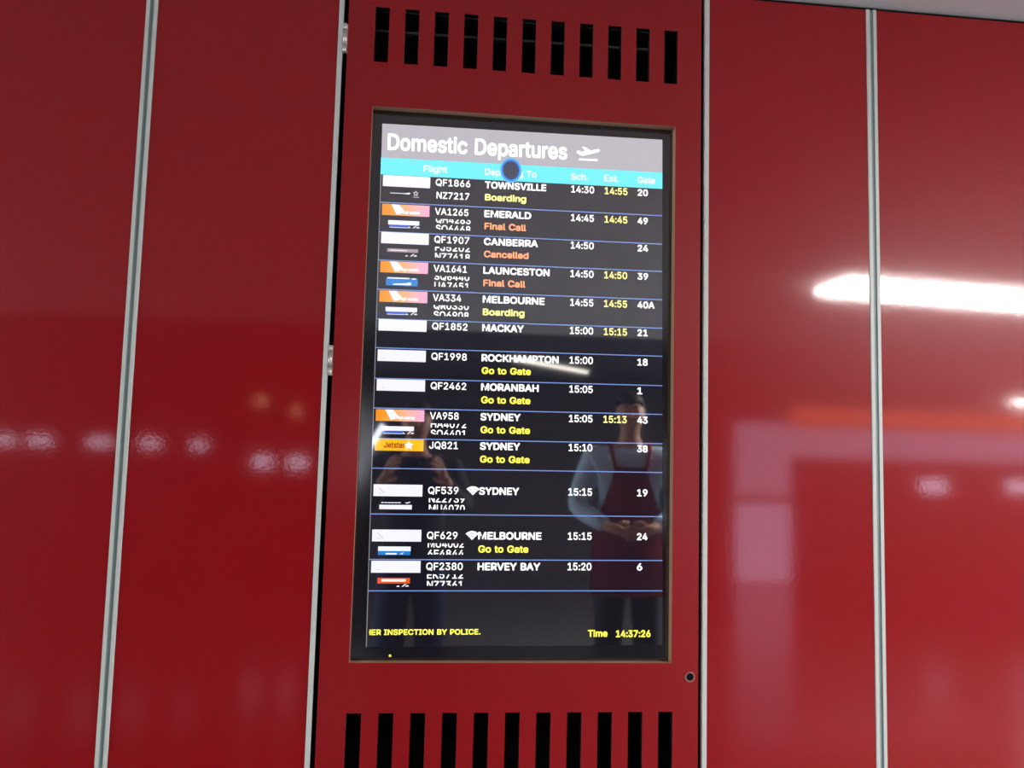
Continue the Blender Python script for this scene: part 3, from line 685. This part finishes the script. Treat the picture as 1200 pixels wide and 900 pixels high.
prev = 0.1815
for (fl, share, fr, dest, dr, wifi, stat, sr, sch, est, gate, gr, card, art), rule in zip(ROWS, RULES):
    bm = bmesh.new()
    rect(bm, 0.0012, 0.9995, -rule, -prev, 0.6, 0)
    rect(bm, 0.0, 0.9995, -rule - 0.0016, -rule + 0.0016, 1.2, 1)
    row = flat('departure_row', bm, [S_ROW, S_LINE], screen)
    tag(row, 'row for flight %s to %s' % (fl, dest.title()) + (', ' + stat if stat else ''))
    b = -rule
    base = b + 0.0680
    # logo card
    c0, c1, d0, d1 = 0.0080, 0.1710, b + 0.0592, b + 0.0985
    if fl == 'QF1866':
        d0, d1 = -0.2225, -0.1828
    bm = bmesh.new()
    rect(bm, c0, c1, d0, d1, 2, 0)
    if card == 'fade':
        poly(bm, [(0.0390, d1 - .0005), (0.0650, d1 - .0005), (0.0840, d0 + .018), (0.0740, d0 + .007), (0.0580, d0 + .003)], 3, 1)
        text_into(bm, 'virgin australia', 0.078, 0.138, d0 + 0.007, 0.0110, 0.022, 3, 1)
        o = flat('airline_logo', bm, [S_VGRAD, S_CARD], row)
        tag(o, 'orange to pink logo card with white tail shape')
    elif card == 'amber':
        text_into(bm, 'Jetstar', 0.0380, 0.1090, d0 + 0.010, 0.0195, 0.018, 3, 1)
        sc_, sv = 0.122, (d0 + d1) / 2 - 0.001
        poly(bm, [(sc_ + (0.0175 if i % 2 == 0 else 0.008) * math.sin(i * PI / 5), sv + (0.0165 if i % 2 == 0 else 0.0075) * math.cos(i * PI / 5)) for i in range(10)], 4, 2)
        o = flat('airline_logo', bm, [S_AMB, S_DRED, S_CARD], row)
        tag(o, 'amber logo card with dark red word and white star')
    else:
        k = 1 if card == 'marked' else 0
        poly(bm, [(0.024, d0 + .010), (0.034, d0 + .0085), (0.037, d0 + .0105), (0.026, d0 + .012)], 3, 1)
        if k:
            poly(bm, [(0.022, d0 + .030), (0.026, d0 + .029), (0.040, d0 + .016), (0.048, d0 + .009), (0.044, d0 + .009), (0.034, d0 + .018)], 3, 2)
            text_into(bm, 'QANTAS', 0.062, 0.148, d0 + 0.013, 0.011, 0.0, 3, 3)
        o = flat('airline_logo', bm, [S_CARD, S_FAINT, S_FRED, S_CARD], row)
        tag(o, 'white logo card with a faint red and grey mark' if k else 'plain white logo card')
    # partner logo, caught mid-scroll
    p0, p1, q0, q1 = 0.0300, 0.1370, b + 0.0160, b + 0.0420
    if art:
        bm = bmesh.new()
        if art == 'swoosh':
            rect(bm, 0.034, 0.098, b + 0.0335, b + 0.0358, 2, 1)
            poly(bm, [(0.080, b + .0330), (0.100, b + .0320), (0.104, b + .0375), (0.096, b + .0385)], 2.5, 1)
            su, sv = 0.1220, b + 0.0365
            poly(bm, [(su + (0.0105 if i % 2 == 0 else 0.0050) * math.sin(i * PI / 5), sv + (0.0105 if i % 2 == 0 else 0.0050) * math.cos(i * PI / 5)) for i in range(10)], 2, 1)
            poly(bm, [(su + (0.0068 if i % 2 == 0 else 0.0030) * math.sin(i * PI / 5), sv + (0.0068 if i % 2 == 0 else 0.0030) * math.cos(i * PI / 5)) for i in range(10)], 2.5, 0)
            rect(bm, 0.113, 0.133, b + 0.0225, b + 0.0240, 2, 1)
            cols, lab = [S_BG, S_CARD], 'thin white swoosh and star'
        elif art == 'blue_bar':
            rect(bm, p0, p1, b + 0.0268, q1, 2, 0)
            rect(bm, p0 + .004, p1 - .034, b + 0.0165, b + 0.0268, 2, 1)
            rect(bm, p0 + .005, p1 - .040, b + 0.0160, b + 0.0178, 3, 0)
            bits(bm, 0.096, b + 0.0165, 0)
            cols, lab = [S_CARD, S_BLUE], 'white bar over a blue bar'
        elif art == 'mauve_bar':
            rect(bm, p0, p1 - .002, b + 0.0300, q1, 2, 0)
            rect(bm, p0 + .010, p1 - .040, b + 0.0345, b + 0.0372, 3, 1)
            bits(bm, 0.090, b + 0.0160, 1)
            cols, lab = [S_MAUVE, S_CARD], 'mauve bar with white marks below'
        elif art == 'blue_block':
            rect(bm, p0 - .001, p1, b + 0.0145, b + 0.0415, 2, 0)
            rect(bm, p0 + .003, p0 + .078, b + 0.0385, b + 0.0430, 3, 1)
            rect(bm, p0 + .086, p0 + .101, b + 0.0375, b + 0.0420, 3, 1)
            poly(bm, [(p0 + .020, b + .0170), (p0 + .084, b + .0170), (p0 + .085, b + .0270), (p0 + .074, b + .0270), (p0 + .068, b + .0240), (p0 + .026, b + .0215)], 3, 1)
            cols, lab = [S_SKY, S_CARD], 'blue block with white lettering'
        elif art == 'white_bar':
            rect(bm, p0 - .001, p1, b + 0.0160, b + 0.0308, 2, 0)
            for k in range(6):
                rect(bm, p0 + .005 + k * .011, p0 + .0145 + k * .011, b + 0.0365, b + 0.0395, 2, 0)
            poly(bm, [(p0 + .083, b + .0390), (p0 + .090, b + .0350), (p0 + .101, b + .0390), (p0 + .100, b + .0420), (p0 + .092, b + .0390)], 2, 0)
            cols, lab = [S_CARD], 'white bar under a broken white line'
        elif art == 'sky_bar':
            rect(bm, p0 - .001, p1, b + 0.0280, b + 0.0430, 2, 0)
            rect(bm, p0 - .001, p1 - .001, b + 0.0148, b + 0.0280, 2, 1)
            rect(bm, p0 + .024, p0 + .061, b + 0.0165, b + 0.0215, 3, 0)
            poly(bm, [(p0 + .070, b + .0175), (p0 + .080, b + .0175), (p0 + .084, b + .0250), (p0 + .078, b + .0215)], 3, 0)
            cols, lab = [S_CARD, S_SKY], 'white bar over a sky blue bar'
        else:
            rect(bm, p0, p1, b + 0.0240, b + 0.0425, 2, 0)
            rect(bm, p0 + .013, p1 - .014, b + 0.0305, b + 0.0385, 3, 1)
            bits(bm, 0.092, b + 0.0135, 1)
            cols, lab = [S_ORED, S_CARD], 'orange red bar with white marks'
        o = flat('partner_logo', bm, cols, row)
        tag(o, lab)
    text('flight_number', fl, 0.1900, fr, base + 0.0006, CAPH, S_WHITE, row, off=0.010)
    if len(share) == 1:
        text('codeshare_number', share[0], 0.1940, 0.3080, b + 0.0227, CAPH, S_WHITE, row, off=0.010)
    elif share:
        # one number scrolling out (its foot still shows), the next scrolling in (its head shows)
        text('codeshare_number', share[0], 0.1935, 0.3140, b + 0.0405, CAPH, S_WHITE, row, off=0.010, clip=(None, 0.56))
        text('codeshare_number', share[1], 0.1940, 0.3145, b + 0.0085, CAPH, S_WHITE, row, off=0.010, clip=(0.36, None))
    text('destination', dest, 0.3620, dr, base, 0.0250, S_WHITE, row, off=0.024)
    if wifi:
        bm = bmesh.new()
        wu, wv = 0.3413, base - 0.0020
        for r0, r1 in ((0.0, 0.0115), (0.0130, 0.0200), (0.0215, 0.0300)):
            n = 12
            arc = [(-47 + 94 * k / n) * PI / 180 for k in range(n + 1)]
            outer = [(wu + r1 * math.sin(t), wv + r1 * math.cos(t)) for t in arc]
            inner = [(wu + r0 * math.sin(t), wv + r0 * math.cos(t)) for t in arc][::-1]
            if r0 == 0:
                poly(bm, outer + [(wu, wv)], 3)
            else:
                for k in range(n):
                    poly(bm, [outer[k], outer[k + 1], inner[n - k - 1], inner[n - k]], 3)
        o = flat('wifi_symbol', bm, S_WHITE, row)
        tag(o, 'white wireless fan symbol')
    if stat:
        o = text('status', stat, 0.3630, sr, b + 0.0245, 0.0235, STAT[stat], row, off=0.024)
        tag(o, 'salmon status text' if STAT[stat] is S_SAL else 'yellow status text')
    text('scheduled_time', sch, 0.6685, 0.7510, base + 0.0008, 0.0250, S_WHITE, row, off=0.013)
    if est:
        o = text('estimated_time', est, 0.7893, 0.8720, base + 0.0008, 0.0250, S_PYEL, row, off=0.014)
        tag(o, 'yellow estimated time')
    text('gate_number', gate, 0.9095, gr, base + 0.0010, 0.0240, S_WHITE, row, off=0.019)
    prev = rule

# --- edge line, ticker, clock, burnt spot, lamp
bm = bmesh.new()
rect(bm, -0.0012, 0.0012, -1.7790, -0.1825, 1.5)
o = flat('edge_line', bm, S_GLINE, screen)
tag(o, 'thin grey line down the left edge of the rows')
bm = bmesh.new()
text_into(bm, 'HER INSPECTION BY POLICE.', -0.0030, 0.3755, -1.7415, 0.0180, 0.022, 3, 0)
bmesh.ops.bisect_plane(bm, geom=bm.verts[:] + bm.edges[:] + bm.faces[:], plane_co=(sx(0.0075), 0, 0), plane_no=(-1, 0, 0), clear_outer=True)
o = flat('ticker_text', bm, S_YEL, screen)
tag(o, 'yellow scrolling notice at the foot of the screen')
bm = bmesh.new()
text_into(bm, 'Time', 0.7405, 0.8079, -1.7515, 0.0230, 0.024, 3, 0)
o = flat('clock_caption', bm, S_YEL, screen)
tag(o, 'yellow word Time at the foot of the screen')
bm = bmesh.new()
text_into(bm, '14:37:26', 0.8374, 0.9575, -1.7530, 0.0230, 0.024, 3, 0)
o = flat('clock_time', bm, S_YEL, screen)
tag(o, 'yellow clock digits at the foot of the screen')
# dark burnt spot with a blue rim across the cyan band
S_SPOT = gradient('screen_burnt_spot', [(0, (46, 54, 78)), (1, (36, 140, 232))])
nt = S_SPOT.node_tree
sp = [n for n in nt.nodes if n.type == 'SEPXYZ'][0]
rp = [n for n in nt.nodes if n.type == 'VALTORGB'][0]
el = rp.color_ramp.elements
el[0].position, el[1].position = 0.56, 0.80
e = el.new(0.70)
e.color = lin((34, 58, 140))
e = el.new(0.97)
e.color = lin((96, 196, 245))
tc = [n for n in nt.nodes if n.type == 'TEX_COORD'][0]
vm = nt.nodes.new('ShaderNodeVectorMath')
vm.operation = 'MULTIPLY_ADD'
vm.inputs[1].default_value = (2, 0, 2)
vm.inputs[2].default_value = (-1, 0, -1)
ln = nt.nodes.new('ShaderNodeVectorMath')
ln.operation = 'LENGTH'
nt.links.new(tc.outputs['Generated'], vm.inputs[0])
nt.links.new(vm.outputs['Vector'], ln.inputs[0])
nt.links.new(ln.outputs['Value'], rp.inputs[0])
bm = bmesh.new()
poly(bm, [(0.4525 + 0.0385 * math.cos(2 * PI * k / 40), -0.1430 + 0.0450 * math.sin(2 * PI * k / 40)) for k in range(40)], 5)
o = flat('burnt_spot', bm, S_SPOT, screen)
tag(o, 'round dark spot with a blue rim over the cyan band')
bm = bmesh.new()
rr = 0.0042
poly(bm, [(0.0785 + rr * math.cos(2 * PI * k / 16), -1.8080 + rr * math.sin(2 * PI * k / 16)) for k in range(16)], 5.4)
o = flat('power_lamp', bm, S_LED, screen)
tag(o, 'tiny glowing yellow lamp on the lower bezel')

# ------------------------------------------------------------------ the hall behind the camera, seen only as reflections
def fixture(name, x0, x1, y0, y1, label, group, m, drop=0.05):
    t = empty(name, ((x0 + x1) / 2, (y0 + y1) / 2, CEIL))
    tag(t, label, 'ceiling light', group)
    L, Wd = (x1 - x0) / 2, (y1 - y0) / 2
    bm = bmesh.new()
    add_box(bm, -L - .02, L + .02, -Wd - .02, Wd + .02, -drop * .3, 0.0, 0, 0.004)
    done('housing', bm, M_WHITE_METAL, t)
    bm = bmesh.new()
    add_box(bm, -L, L, -Wd, Wd, -drop, -drop * .3, 0, 0.004)
    done('diffuser', bm, m, t)
    return t


cx0 = CAM_X
t = fixture('ceiling_light', cx0 + 2.50, cx0 + 5.06, -3.36, -3.0, 'bright fluorescent ceiling light mirrored as a white streak in the right red panels', 'fluorescent ceiling lights', M_TUBE)
t.rotation_euler = (0, 0, -0.11)
t.location.y = -3.18
fixture('ceiling_light', cx0 + 5.6, cx0 + 8.2, -3.32, -2.98, 'added unseen fill light on the ceiling, further right', 'fluorescent ceiling lights', M_FILL)  # unseen lamp added for more ambient light
fixture('ceiling_light', cx0 - 6.4, cx0 - 3.3, -3.32, -2.98, 'added unseen fill light on the ceiling, to the left', 'fluorescent ceiling lights', M_FILL)  # unseen lamp added to lift the left of the wall
t = fixture('strip_light', -0.72, 0.72, -0.02, 0.02, 'thin far strip light mirrored as a fine line across the ROCKHAMPTON row', 'far strip lights', M_TUBE2)
t.location = (cx0 + 1.52, -7.72, CEIL)
t.rotation_euler = (0, 0, -math.atan2(1.2, 1.16))
t = fixture('strip_light', -0.5, 0.5, -0.05, 0.05, 'small far strip light mirrored at the right edge of the photo', 'far strip lights', M_TUBE)
t.location = (cx0 + 8.62, -9.05, CEIL - 0.10)
# backlit pillar and fascia of the shop across the hall
px0, px1 = cx0 + 4.10, cx0 + 4.86
pil = empty('backlit_pillar', ((px0 + px1) / 2, -8.9, 0))
tag(pil, 'lavender backlit pillar mirrored in the narrow right red panel', 'pillar')
bm = bmesh.new()
add_box(bm, -.38, .38, -.38, .0, 0, CAM_Z + .66)
done('pillar_body', bm, M_WHITE_METAL, pil)
bm = bmesh.new()
add_box(bm, -.37, .37, .0, .012, .03, CAM_Z - .40)
done('lower_panel', bm, M_LAV, pil)
bm = bmesh.new()
add_box(bm, -.37, .37, .0, .012, CAM_Z - .28, CAM_Z + .65)
done('upper_panel', bm, M_LAV2, pil)
fas = empty('shop_fascia', (px1 + 2.2, -8.9, CAM_Z + .2))
tag(fas, 'shop fascia with lavender band and orange strip mirrored in the right panels', 'fascia')
bm = bmesh.new()
add_box(bm, -2.2, 3.2, -.3, .0, 0, .72)
done('fascia_body', bm, M_WHITE_METAL, fas)
bm = bmesh.new()
add_box(bm, -2.2, 3.2, .0, .012, .02, .40)
done('lavender_band', bm, M_LAV2, fas)
bm = bmesh.new()
add_box(bm, -2.2, 3.2, .0, .012, .44, .66)
done('orange_strip', bm, M_ORANGE, fas)


def lamp(x, z, w, h, m, label, group):
    t = empty('wall_lamp', (cx0 + x, HY, CAM_Z + z))
    tag(t, label, 'wall lamp', group)
    bm = bmesh.new()
    add_box(bm, -w / 2 - .02, w / 2 + .02, 0, .30, -h / 2 - .02, h / 2 + .02, 0, .01)
    done('lamp_body', bm, M_WHITE_METAL, t)
    bm = bmesh.new()
    add_box(bm, -w / 2, w / 2, .30, .32, -h / 2, h / 2, 0, .004)
    done('lamp_lens', bm, m, t)


for x, w, n in ((-5.00, .34, 'first'), (-4.52, .26, 'second'), (-3.83, .26, 'third'), (-3.24, .22, 'fourth'), (-2.66, .16, 'last')):
    lamp(x, .165, w, .10, M_DOWN, 'cool wall lamp mirrored in the left red panels, %s of the row from the left' % n, 'cool wall lamps at the far wall')
for x, w, n in ((-1.88, .22, 'left'), (-1.46, .22, 'right')):
    lamp(x, -.02, w, .14, M_DOWN, 'lower cool wall lamp mirrored beside the hinge joint, %s one of the pair' % n, 'low cool wall lamps at the far wall')
lamp(-1.94, .73, .12, .12, M_DOWNW, 'warm wall lamp mirrored above the cool lamps, the brighter left one', 'warm wall lamps')
lamp(-1.50, .62, .08, .14, M_DOWNW, 'warm wall lamp mirrored above the cool lamps, the dimmer right one', 'warm wall lamps')
for x, z, n in ((6.95, -.12, 'left'), (8.20, -.10, 'right')):
    lamp(x, z, .36, .18, M_DOWN, 'small shop lamp mirrored below the fascia at right, %s one' % n, 'shop lamps below the fascia')
# made-up sloping glow tubes, added to mirror as streaks at the left edge of the screen
t = empty('added_streak_light', (cx0 - .66, -9.0, CAM_Z + .06))
tag(t, 'made-up sloping glow tubes mirrored as white streaks at the left edge of the screen', 'added light')
bm = bmesh.new()
add_cyl(bm, (.24, 0, .42), (-.22, 0, -.42), .035)
add_cyl(bm, (.06, 0, -.02), (-.02, 0, -.34), .045)
done('lower_tube', bm, M_STREAK, t)
bm = bmesh.new()
add_cyl(bm, (-.12, 0, .36), (-.36, 0, .05), .055)
add_box(bm, -.34, -.06, -.03, .03, .50, .60)
done('upper_tube', bm, M_STREAK, t)
bm = bmesh.new()
add_box(bm, -.42, .30, -.40, -.06, -.50, .66)
done('mount_board', bm, M_BACK, t)

# ------------------------------------------------------------------ people mirrored in the screen glass
M_SKIN = mat('skin', (206, 156, 130), rough=0.5, var=0.05, var_scale=14)
M_HAIR = mat('dark_brown_hair', (44, 32, 26), rough=0.6, var=0.3, var_scale=60)
M_SHIRT = mat('light_blue_cotton', (196, 228, 246), rough=0.8, var=0.06, var_scale=20)
M_APRON = mat('maroon_cloth', (170, 38, 60), rough=0.8, var=0.08, var_scale=20)
M_TROUS = mat('dark_trouser_cloth', (30, 32, 42), rough=0.85)
M_NAVY = mat('navy_denim', (34, 40, 92), rough=0.85, var=0.15, var_scale=30)
M_JACKET = mat('charcoal_cloth', (52, 48, 50), rough=0.85, var=0.1, var_scale=20)
M_SHOE = mat('black_leather', (20, 19, 19), rough=0.4)
M_EYEW = mat('eye_white', (225, 222, 218), rough=0.3)
M_EYED = mat('dark_iris', (40, 28, 20), rough=0.2)
M_LIP = mat('lips', (170, 96, 90), rough=0.5)
M_CAMB = mat('black_camera_body', (24, 24, 26), rough=0.4)
M_LENS = mat('lens_glass', (12, 12, 18), rough=0.05, spec=0.6)


def skin_mesh(name, verts, edges, m, parent, sub=2):
    """one continuous limb-and-trunk surface grown along a skeleton; verts: key -> (x, y, z, rx, ry); first key is the root"""
    keys = list(verts)
    me = bpy.data.meshes.new(name)
    me.from_pydata([verts[k][:3] for k in keys], [(keys.index(a), keys.index(b)) for a, b in edges], [])
    ob = bpy.data.objects.new(name, me)
    C.objects.link(ob)
    md = ob.modifiers.new('skin', 'SKIN')
    md.use_smooth_shade = True
    sv = me.skin_vertices[0].data
    for i, k in enumerate(keys):
        sv[i].radius = (verts[k][3], verts[k][4] if len(verts[k]) > 4 else verts[k][3])
        sv[i].use_root = i == 0
    if sub:
        ss = ob.modifiers.new('sub', 'SUBSURF')
        ss.levels = ss.render_levels = sub
    bpy.context.view_layer.update()
    nm = bpy.data.meshes.new_from_object(ob.evaluated_get(bpy.context.evaluated_depsgraph_get()))
    bpy.data.objects.remove(ob)
    bpy.data.meshes.remove(me)
    nm.name = name
    for p in nm.polygons:
        p.use_smooth = True
    nm.materials.clear()
    return link(name, nm, parent, [m])


def hand(verts, edges, tag_, wrist_key, w, d, n, side, curl):
    """palm, five separate fingers with bends, thumb off the side of the palm; d = reach, n = palm side, side = towards the thumb"""
    w, d, n, side = Vector(w), Vector(d).normalized(), Vector(n).normalized(), Vector(side).normalized()

    def put(k, p, r):
        verts[tag_ + k] = (p.x, p.y, p.z, r, r)

    put('palm', w + d * .045, .024)
    put('knuck', w + d * .082, .026)
    edges += [(wrist_key, tag_ + 'palm'), (tag_ + 'palm', tag_ + 'knuck')]
    for f, (off, ln) in enumerate(((.030, .070), (.010, .080), (-.011, .074), (-.030, .058))):
        base = w + d * .092 + side * off
        put('f%da' % f, base, .0095)
        a = 0.35 * curl
        p = base
        prev_ = tag_ + 'knuck'
        edges.append((prev_, tag_ + 'f%da' % f))
        prev_ = tag_ + 'f%da' % f
        for j, fr in enumerate((.45, .32, .23)):
            p = p + (d * math.cos(a) + n * math.sin(a)) * ln * fr
            put('f%d%s' % (f, 'bcd'[j]), p, (.009, .0085, .0075)[j])
            edges.append((prev_, tag_ + 'f%d%s' % (f, 'bcd'[j])))
            prev_ = tag_ + 'f%d%s' % (f, 'bcd'[j])
            a += 0.55 * curl
    t0 = w + d * .030 + side * .026
    put('ta', t0, .012)
    put('tb', t0 + (d * .6 + side * .6 + n * .4 * curl) * .034, .0105)
    put('tc', t0 + (d * .9 + side * .35 + n * .7 * curl) * .062, .009)
    edges += [(tag_ + 'palm', tag_ + 'ta'), (tag_ + 'ta', tag_ + 'tb'), (tag_ + 'tb', tag_ + 'tc')]


def person(loc, rz, k, label, elbows, wrists, hdirs, shirt, trous, sleeve_long, apron):
    """standing person facing local +y; k scales a 1.75 m figure; arms given as elbow and wrist points"""
    t = empty('person', loc, (0, 0, rz))
    t.scale = (k, k, k)
    tag(t, label, 'person', None)
    V, E_ = {}, []
    V['pelvis'] = (0, 0, .96, .150, .105)
    V['waist'] = (0, .005, 1.10, .130, .095)
    V['chest'] = (0, .0, 1.28, .155, .110)
    V['upper'] = (0, -.01, 1.41, .120, .085)
    V['neck'] = (0, .0, 1.50, .055, .055)
    V['nape'] = (0, .012, 1.555, .052, .055)
    V['jaw'] = (0, .030, 1.605, .060, .075)
    V['face'] = (0, .018, 1.665, .073, .092)
    V['crown'] = (0, .004, 1.715, .066, .084)
    V['nosea'] = (0, .108, 1.650, .014, .014)
    V['noseb'] = (0, .126, 1.632, .012, .012)
    E_ += [('pelvis', 'waist'), ('waist', 'chest'), ('chest', 'upper'), ('upper', 'neck'), ('neck', 'nape'), ('nape', 'jaw'), ('jaw', 'face'), ('face', 'crown'), ('face', 'nosea'), ('nosea', 'noseb')]
    for s, sg in (('l', -1), ('r', 1)):
        V[s + 'ear'] = (sg * .078, .008, 1.650, .016, .022)
        E_.append(('face', s + 'ear'))
        V[s + 'sh'] = (sg * .185, -.01, 1.420, .058, .058)
        e, w = elbows[s], wrists[s]
        V[s + 'el'] = (e[0], e[1], e[2], .043, .043)
        V[s + 'wr'] = (w[0], w[1], w[2], .027, .027)
        E_ += [('upper', s + 'sh'), (s + 'sh', s + 'el'), (s + 'el', s + 'wr')]
        d, n, sd, cu = hdirs[s]
        hand(V, E_, s + 'h', s + 'wr', w, d, n, sd, cu)
        V[s + 'hip'] = (sg * .092, 0, .88, .088, .088)
        V[s + 'kn'] = (sg * .100, .015, .50, .058, .058)
        V[s + 'cf'] = (sg * .102, -.010, .36, .055, .055)
        V[s + 'an'] = (sg * .105, -.015, .10, .038, .038)
        V[s + 'to'] = (sg * .118, .120, .045, .036, .030)
        E_ += [('pelvis', s + 'hip'), (s + 'hip', s + 'kn'), (s + 'kn', s + 'cf'), (s + 'cf', s + 'an'), (s + 'an', s + 'to')]
    skin_mesh('body', V, E_, M_SKIN, t)
    # shirt
    S, SE = {}, []
    S['chest'] = (0, .0, 1.28, .176, .128)
    S['waist'] = (0, .005, 1.10, .158, .118)
    S['hip'] = (0, 0, .98, .176, .132)
    S['hem'] = (0, 0, .84, .176, .132)
    S['upper'] = (0, -.01, 1.425, .150, .112)
    S['collar'] = (0, .0, 1.475, .072, .070)
    SE += [('chest', 'waist'), ('waist', 'hip'), ('hip', 'hem'), ('chest', 'upper'), ('upper', 'collar')]
    for s, sg in (('l', -1), ('r', 1)):
        S[s + 'sh'] = (sg * .188, -.01, 1.420, .084, .084)
        e, w = Vector(elbows[s]), Vector(wrists[s])
        sh = Vector((sg * .185, -.01, 1.420))
        mid = sh.lerp(e, .72)
        SE += [('upper', s + 'sh')]
        if sleeve_long:
            S[s + 'el'] = (e.x, e.y, e.z, .060, .060)
            c = e.lerp(w, .9)
            S[s + 'cf'] = (c.x, c.y, c.z, .042, .042)
            SE += [(s + 'sh', s + 'el'), (s + 'el', s + 'cf')]
        else:
            c = sh.lerp(e, .95)
            S[s + 'm'] = (mid.x, mid.y, mid.z, .066, .066)
            S[s + 'cf'] = (c.x, c.y, c.z, .062, .062)
            SE += [(s + 'sh', s + 'm'), (s + 'm', s + 'cf')]
    skin_mesh('shirt', S, SE, shirt, t)
    T, TE = {}, []
    T['pelvis'] = (0, 0, .95, .164, .122)
    T['belt'] = (0, 0, 1.03, .152, .112)
    TE.append(('pelvis', 'belt'))
    for s, sg in (('l', -1), ('r', 1)):
        T[s + 'hip'] = (sg * .094, 0, .86, .102, .102)
        T[s + 'kn'] = (sg * .101, .012, .50, .078, .080)
        T[s + 'cf'] = (sg * .104, -.010, .22, .068, .076)
        T[s + 'an'] = (sg * .105, -.008, .035, .066, .080)
        TE += [('pelvis', s + 'hip'), (s + 'hip', s + 'kn'), (s + 'kn', s + 'cf'), (s + 'cf', s + 'an')]
    skin_mesh('trousers', T, TE, trous, t)
    for s, sg in (('l', -1), ('r', 1)):
        skin_mesh('shoe', {'heel': (sg * .105, -.030, .045, .044, .044), 'mid': (sg * .110, .05, .045, .046, .044), 'toe': (sg * .118, .150, .036, .042, .034)}, [('heel', 'mid'), ('mid', 'toe')], M_SHOE, t, 2)
        bm = bmesh.new()
        bmesh.ops.create_uvsphere(bm, u_segments=16, v_segments=10, radius=.0125, matrix=Matrix.Translation((sg * .032, .092, 1.668)))
        e = done('eye', bm, M_EYEW, t)
        bm = bmesh.new()
        bmesh.ops.create_uvsphere(bm, u_segments=12, v_segments=8, radius=.0068, matrix=Matrix.Translation((sg * .032, .100, 1.668)))
        done('iris', bm, M_EYED, e)
        skin_mesh('eyebrow', {'a': (sg * .016, .104, 1.690, .004), 'b': (sg * .034, .102, 1.695, .004), 'c': (sg * .050, .090, 1.690, .003)}, [('a', 'b'), ('b', 'c')], M_HAIR, t, 1)
    skin_mesh('mouth', {'a': (-.022, .096, 1.596, .004), 'b': (0, .108, 1.596, .007, .005), 'c': (.022, .096, 1.596, .004)}, [('a', 'b'), ('b', 'c')], M_LIP, t, 1)
    bm = bmesh.new()
    bmesh.ops.create_uvsphere(bm, u_segments=32, v_segments=20, radius=1.0, matrix=Matrix.Translation((0, .004, 1.672)) @ Matrix.Diagonal((.088, .112, .108, 1)))
    bmesh.ops.delete(bm, geom=[f for f in bm.faces if (lambda c: (c.y > -.01 and c.z < 1.712 + .25 * abs(c.x)) or c.z < 1.600)(f.calc_center_median())], context='FACES')
    for v in bm.verts:
        q = 1 + .02 * math.sin(v.co.x * 160 + v.co.z * 60) * math.cos(v.co.y * 90)
        v.co = Vector((v.co.x * q, v.co.y * q, 1.672 + (v.co.z - 1.672) * q))
    bmesh.ops.solidify(bm, geom=bm.faces[:], thickness=.012)
    for f in bm.faces:
        f.smooth = True
    done('hair', bm, M_HAIR, t)
    if apron:
        bm = bmesh.new()
        prof = [(1.37, .085, .105), (1.28, .105, .135), (1.16, .150, .128), (1.06, .185, .126), (.92, .200, .138), (.70, .205, .135)]
        rows_ = []
        for z, hw, y in prof:
            rows_.append([bm.verts.new((hw * q, y + .012 - abs(q) ** 2 * (hw ** 2) * 2.2, z)) for q in [i / 6 - 1 for i in range(13)]])
        for a in range(len(rows_) - 1):
            for i in range(12):
                bm.faces.new((rows_[a][i], rows_[a][i + 1], rows_[a + 1][i + 1], rows_[a + 1][i])).smooth = True
        bmesh.ops.solidify(bm, geom=bm.faces[:], thickness=.004)
        ap = done('apron', bm, M_APRON, t)
        for sg in (-1, 1):
            skin_mesh('apron_strap', {'a': (sg * .080, .115, 1.36, .016, .006), 'b': (sg * .100, .088, 1.45, .016, .006), 'c': (sg * .105, .0, 1.505, .016, .006), 'd': (sg * .085, -.10, 1.44, .016, .006), 'e': (sg * .03, -.125, 1.20, .016, .006)},
                      [('a', 'b'), ('b', 'c'), ('c', 'd'), ('d', 'e')], M_APRON, ap, 1)
    return t


# the café worker beside the photographer, hands clasped at the waist
person((cx0 + 1.20, -2.80, 0), math.radians(10), 1.045, 'person in light blue shirt and maroon bib apron mirrored at the right of the screen',
       {'l': (-.285, .02, 1.15), 'r': (.285, .02, 1.15)}, {'l': (-.105, .235, 1.055), 'r': (.105, .235, 1.055)},
       {'l': ((.75, .15, -.15), (.1, -1, 0), (.15, .2, 1), 1.0), 'r': ((-.75, .15, -.15), (-.1, -1, 0), (-.15, .2, 1), 1.0)}, M_SHIRT, M_TROUS, True, True)
# the photographer, holding up a compact camera (its lens is where the picture is taken from)
person((cx0, -2.47, 0), 0, 0.985, 'person in charcoal top and navy trousers holding up a compact camera, mirrored faintly',
       {'l': (-.250, .13, 1.22), 'r': (.250, .13, 1.22)}, {'l': (-.142, .325, 1.370), 'r': (.142, .325, 1.370)},
       {'l': ((.18, .62, .45), (.9, .3, 0), (.05, -.3, -.9), .8), 'r': ((-.18, .62, .45), (-.9, .3, 0), (-.05, -.3, -.9), .8)}, M_JACKET, M_NAVY, True, False)
pc = empty('compact_camera', (CAM_X, CAM_Y - .012, CAM_Z))
tag(pc, 'small black compact camera held up by the person in charcoal, mirrored in the screen', 'camera')
bm = bmesh.new()
add_box(bm, -.052, .052, -.040, -.016, -.032, .032, 0, .005)
done('camera_body', bm, M_CAMB, pc)
bm = bmesh.new()
add_cyl(bm, (0, -.018, 0), (0, -.004, 0), .024, .021, 32)
add_cyl(bm, (.03, -.030, .031), (.03, -.030, .036), .007)
b_ = done('lens_barrel', bm, M_CAMB, pc)
bm = bmesh.new()
add_cyl(bm, (0, -.006, 0), (0, -.0035, 0), .014, .013, 32)
done('lens', bm, M_LENS, b_)
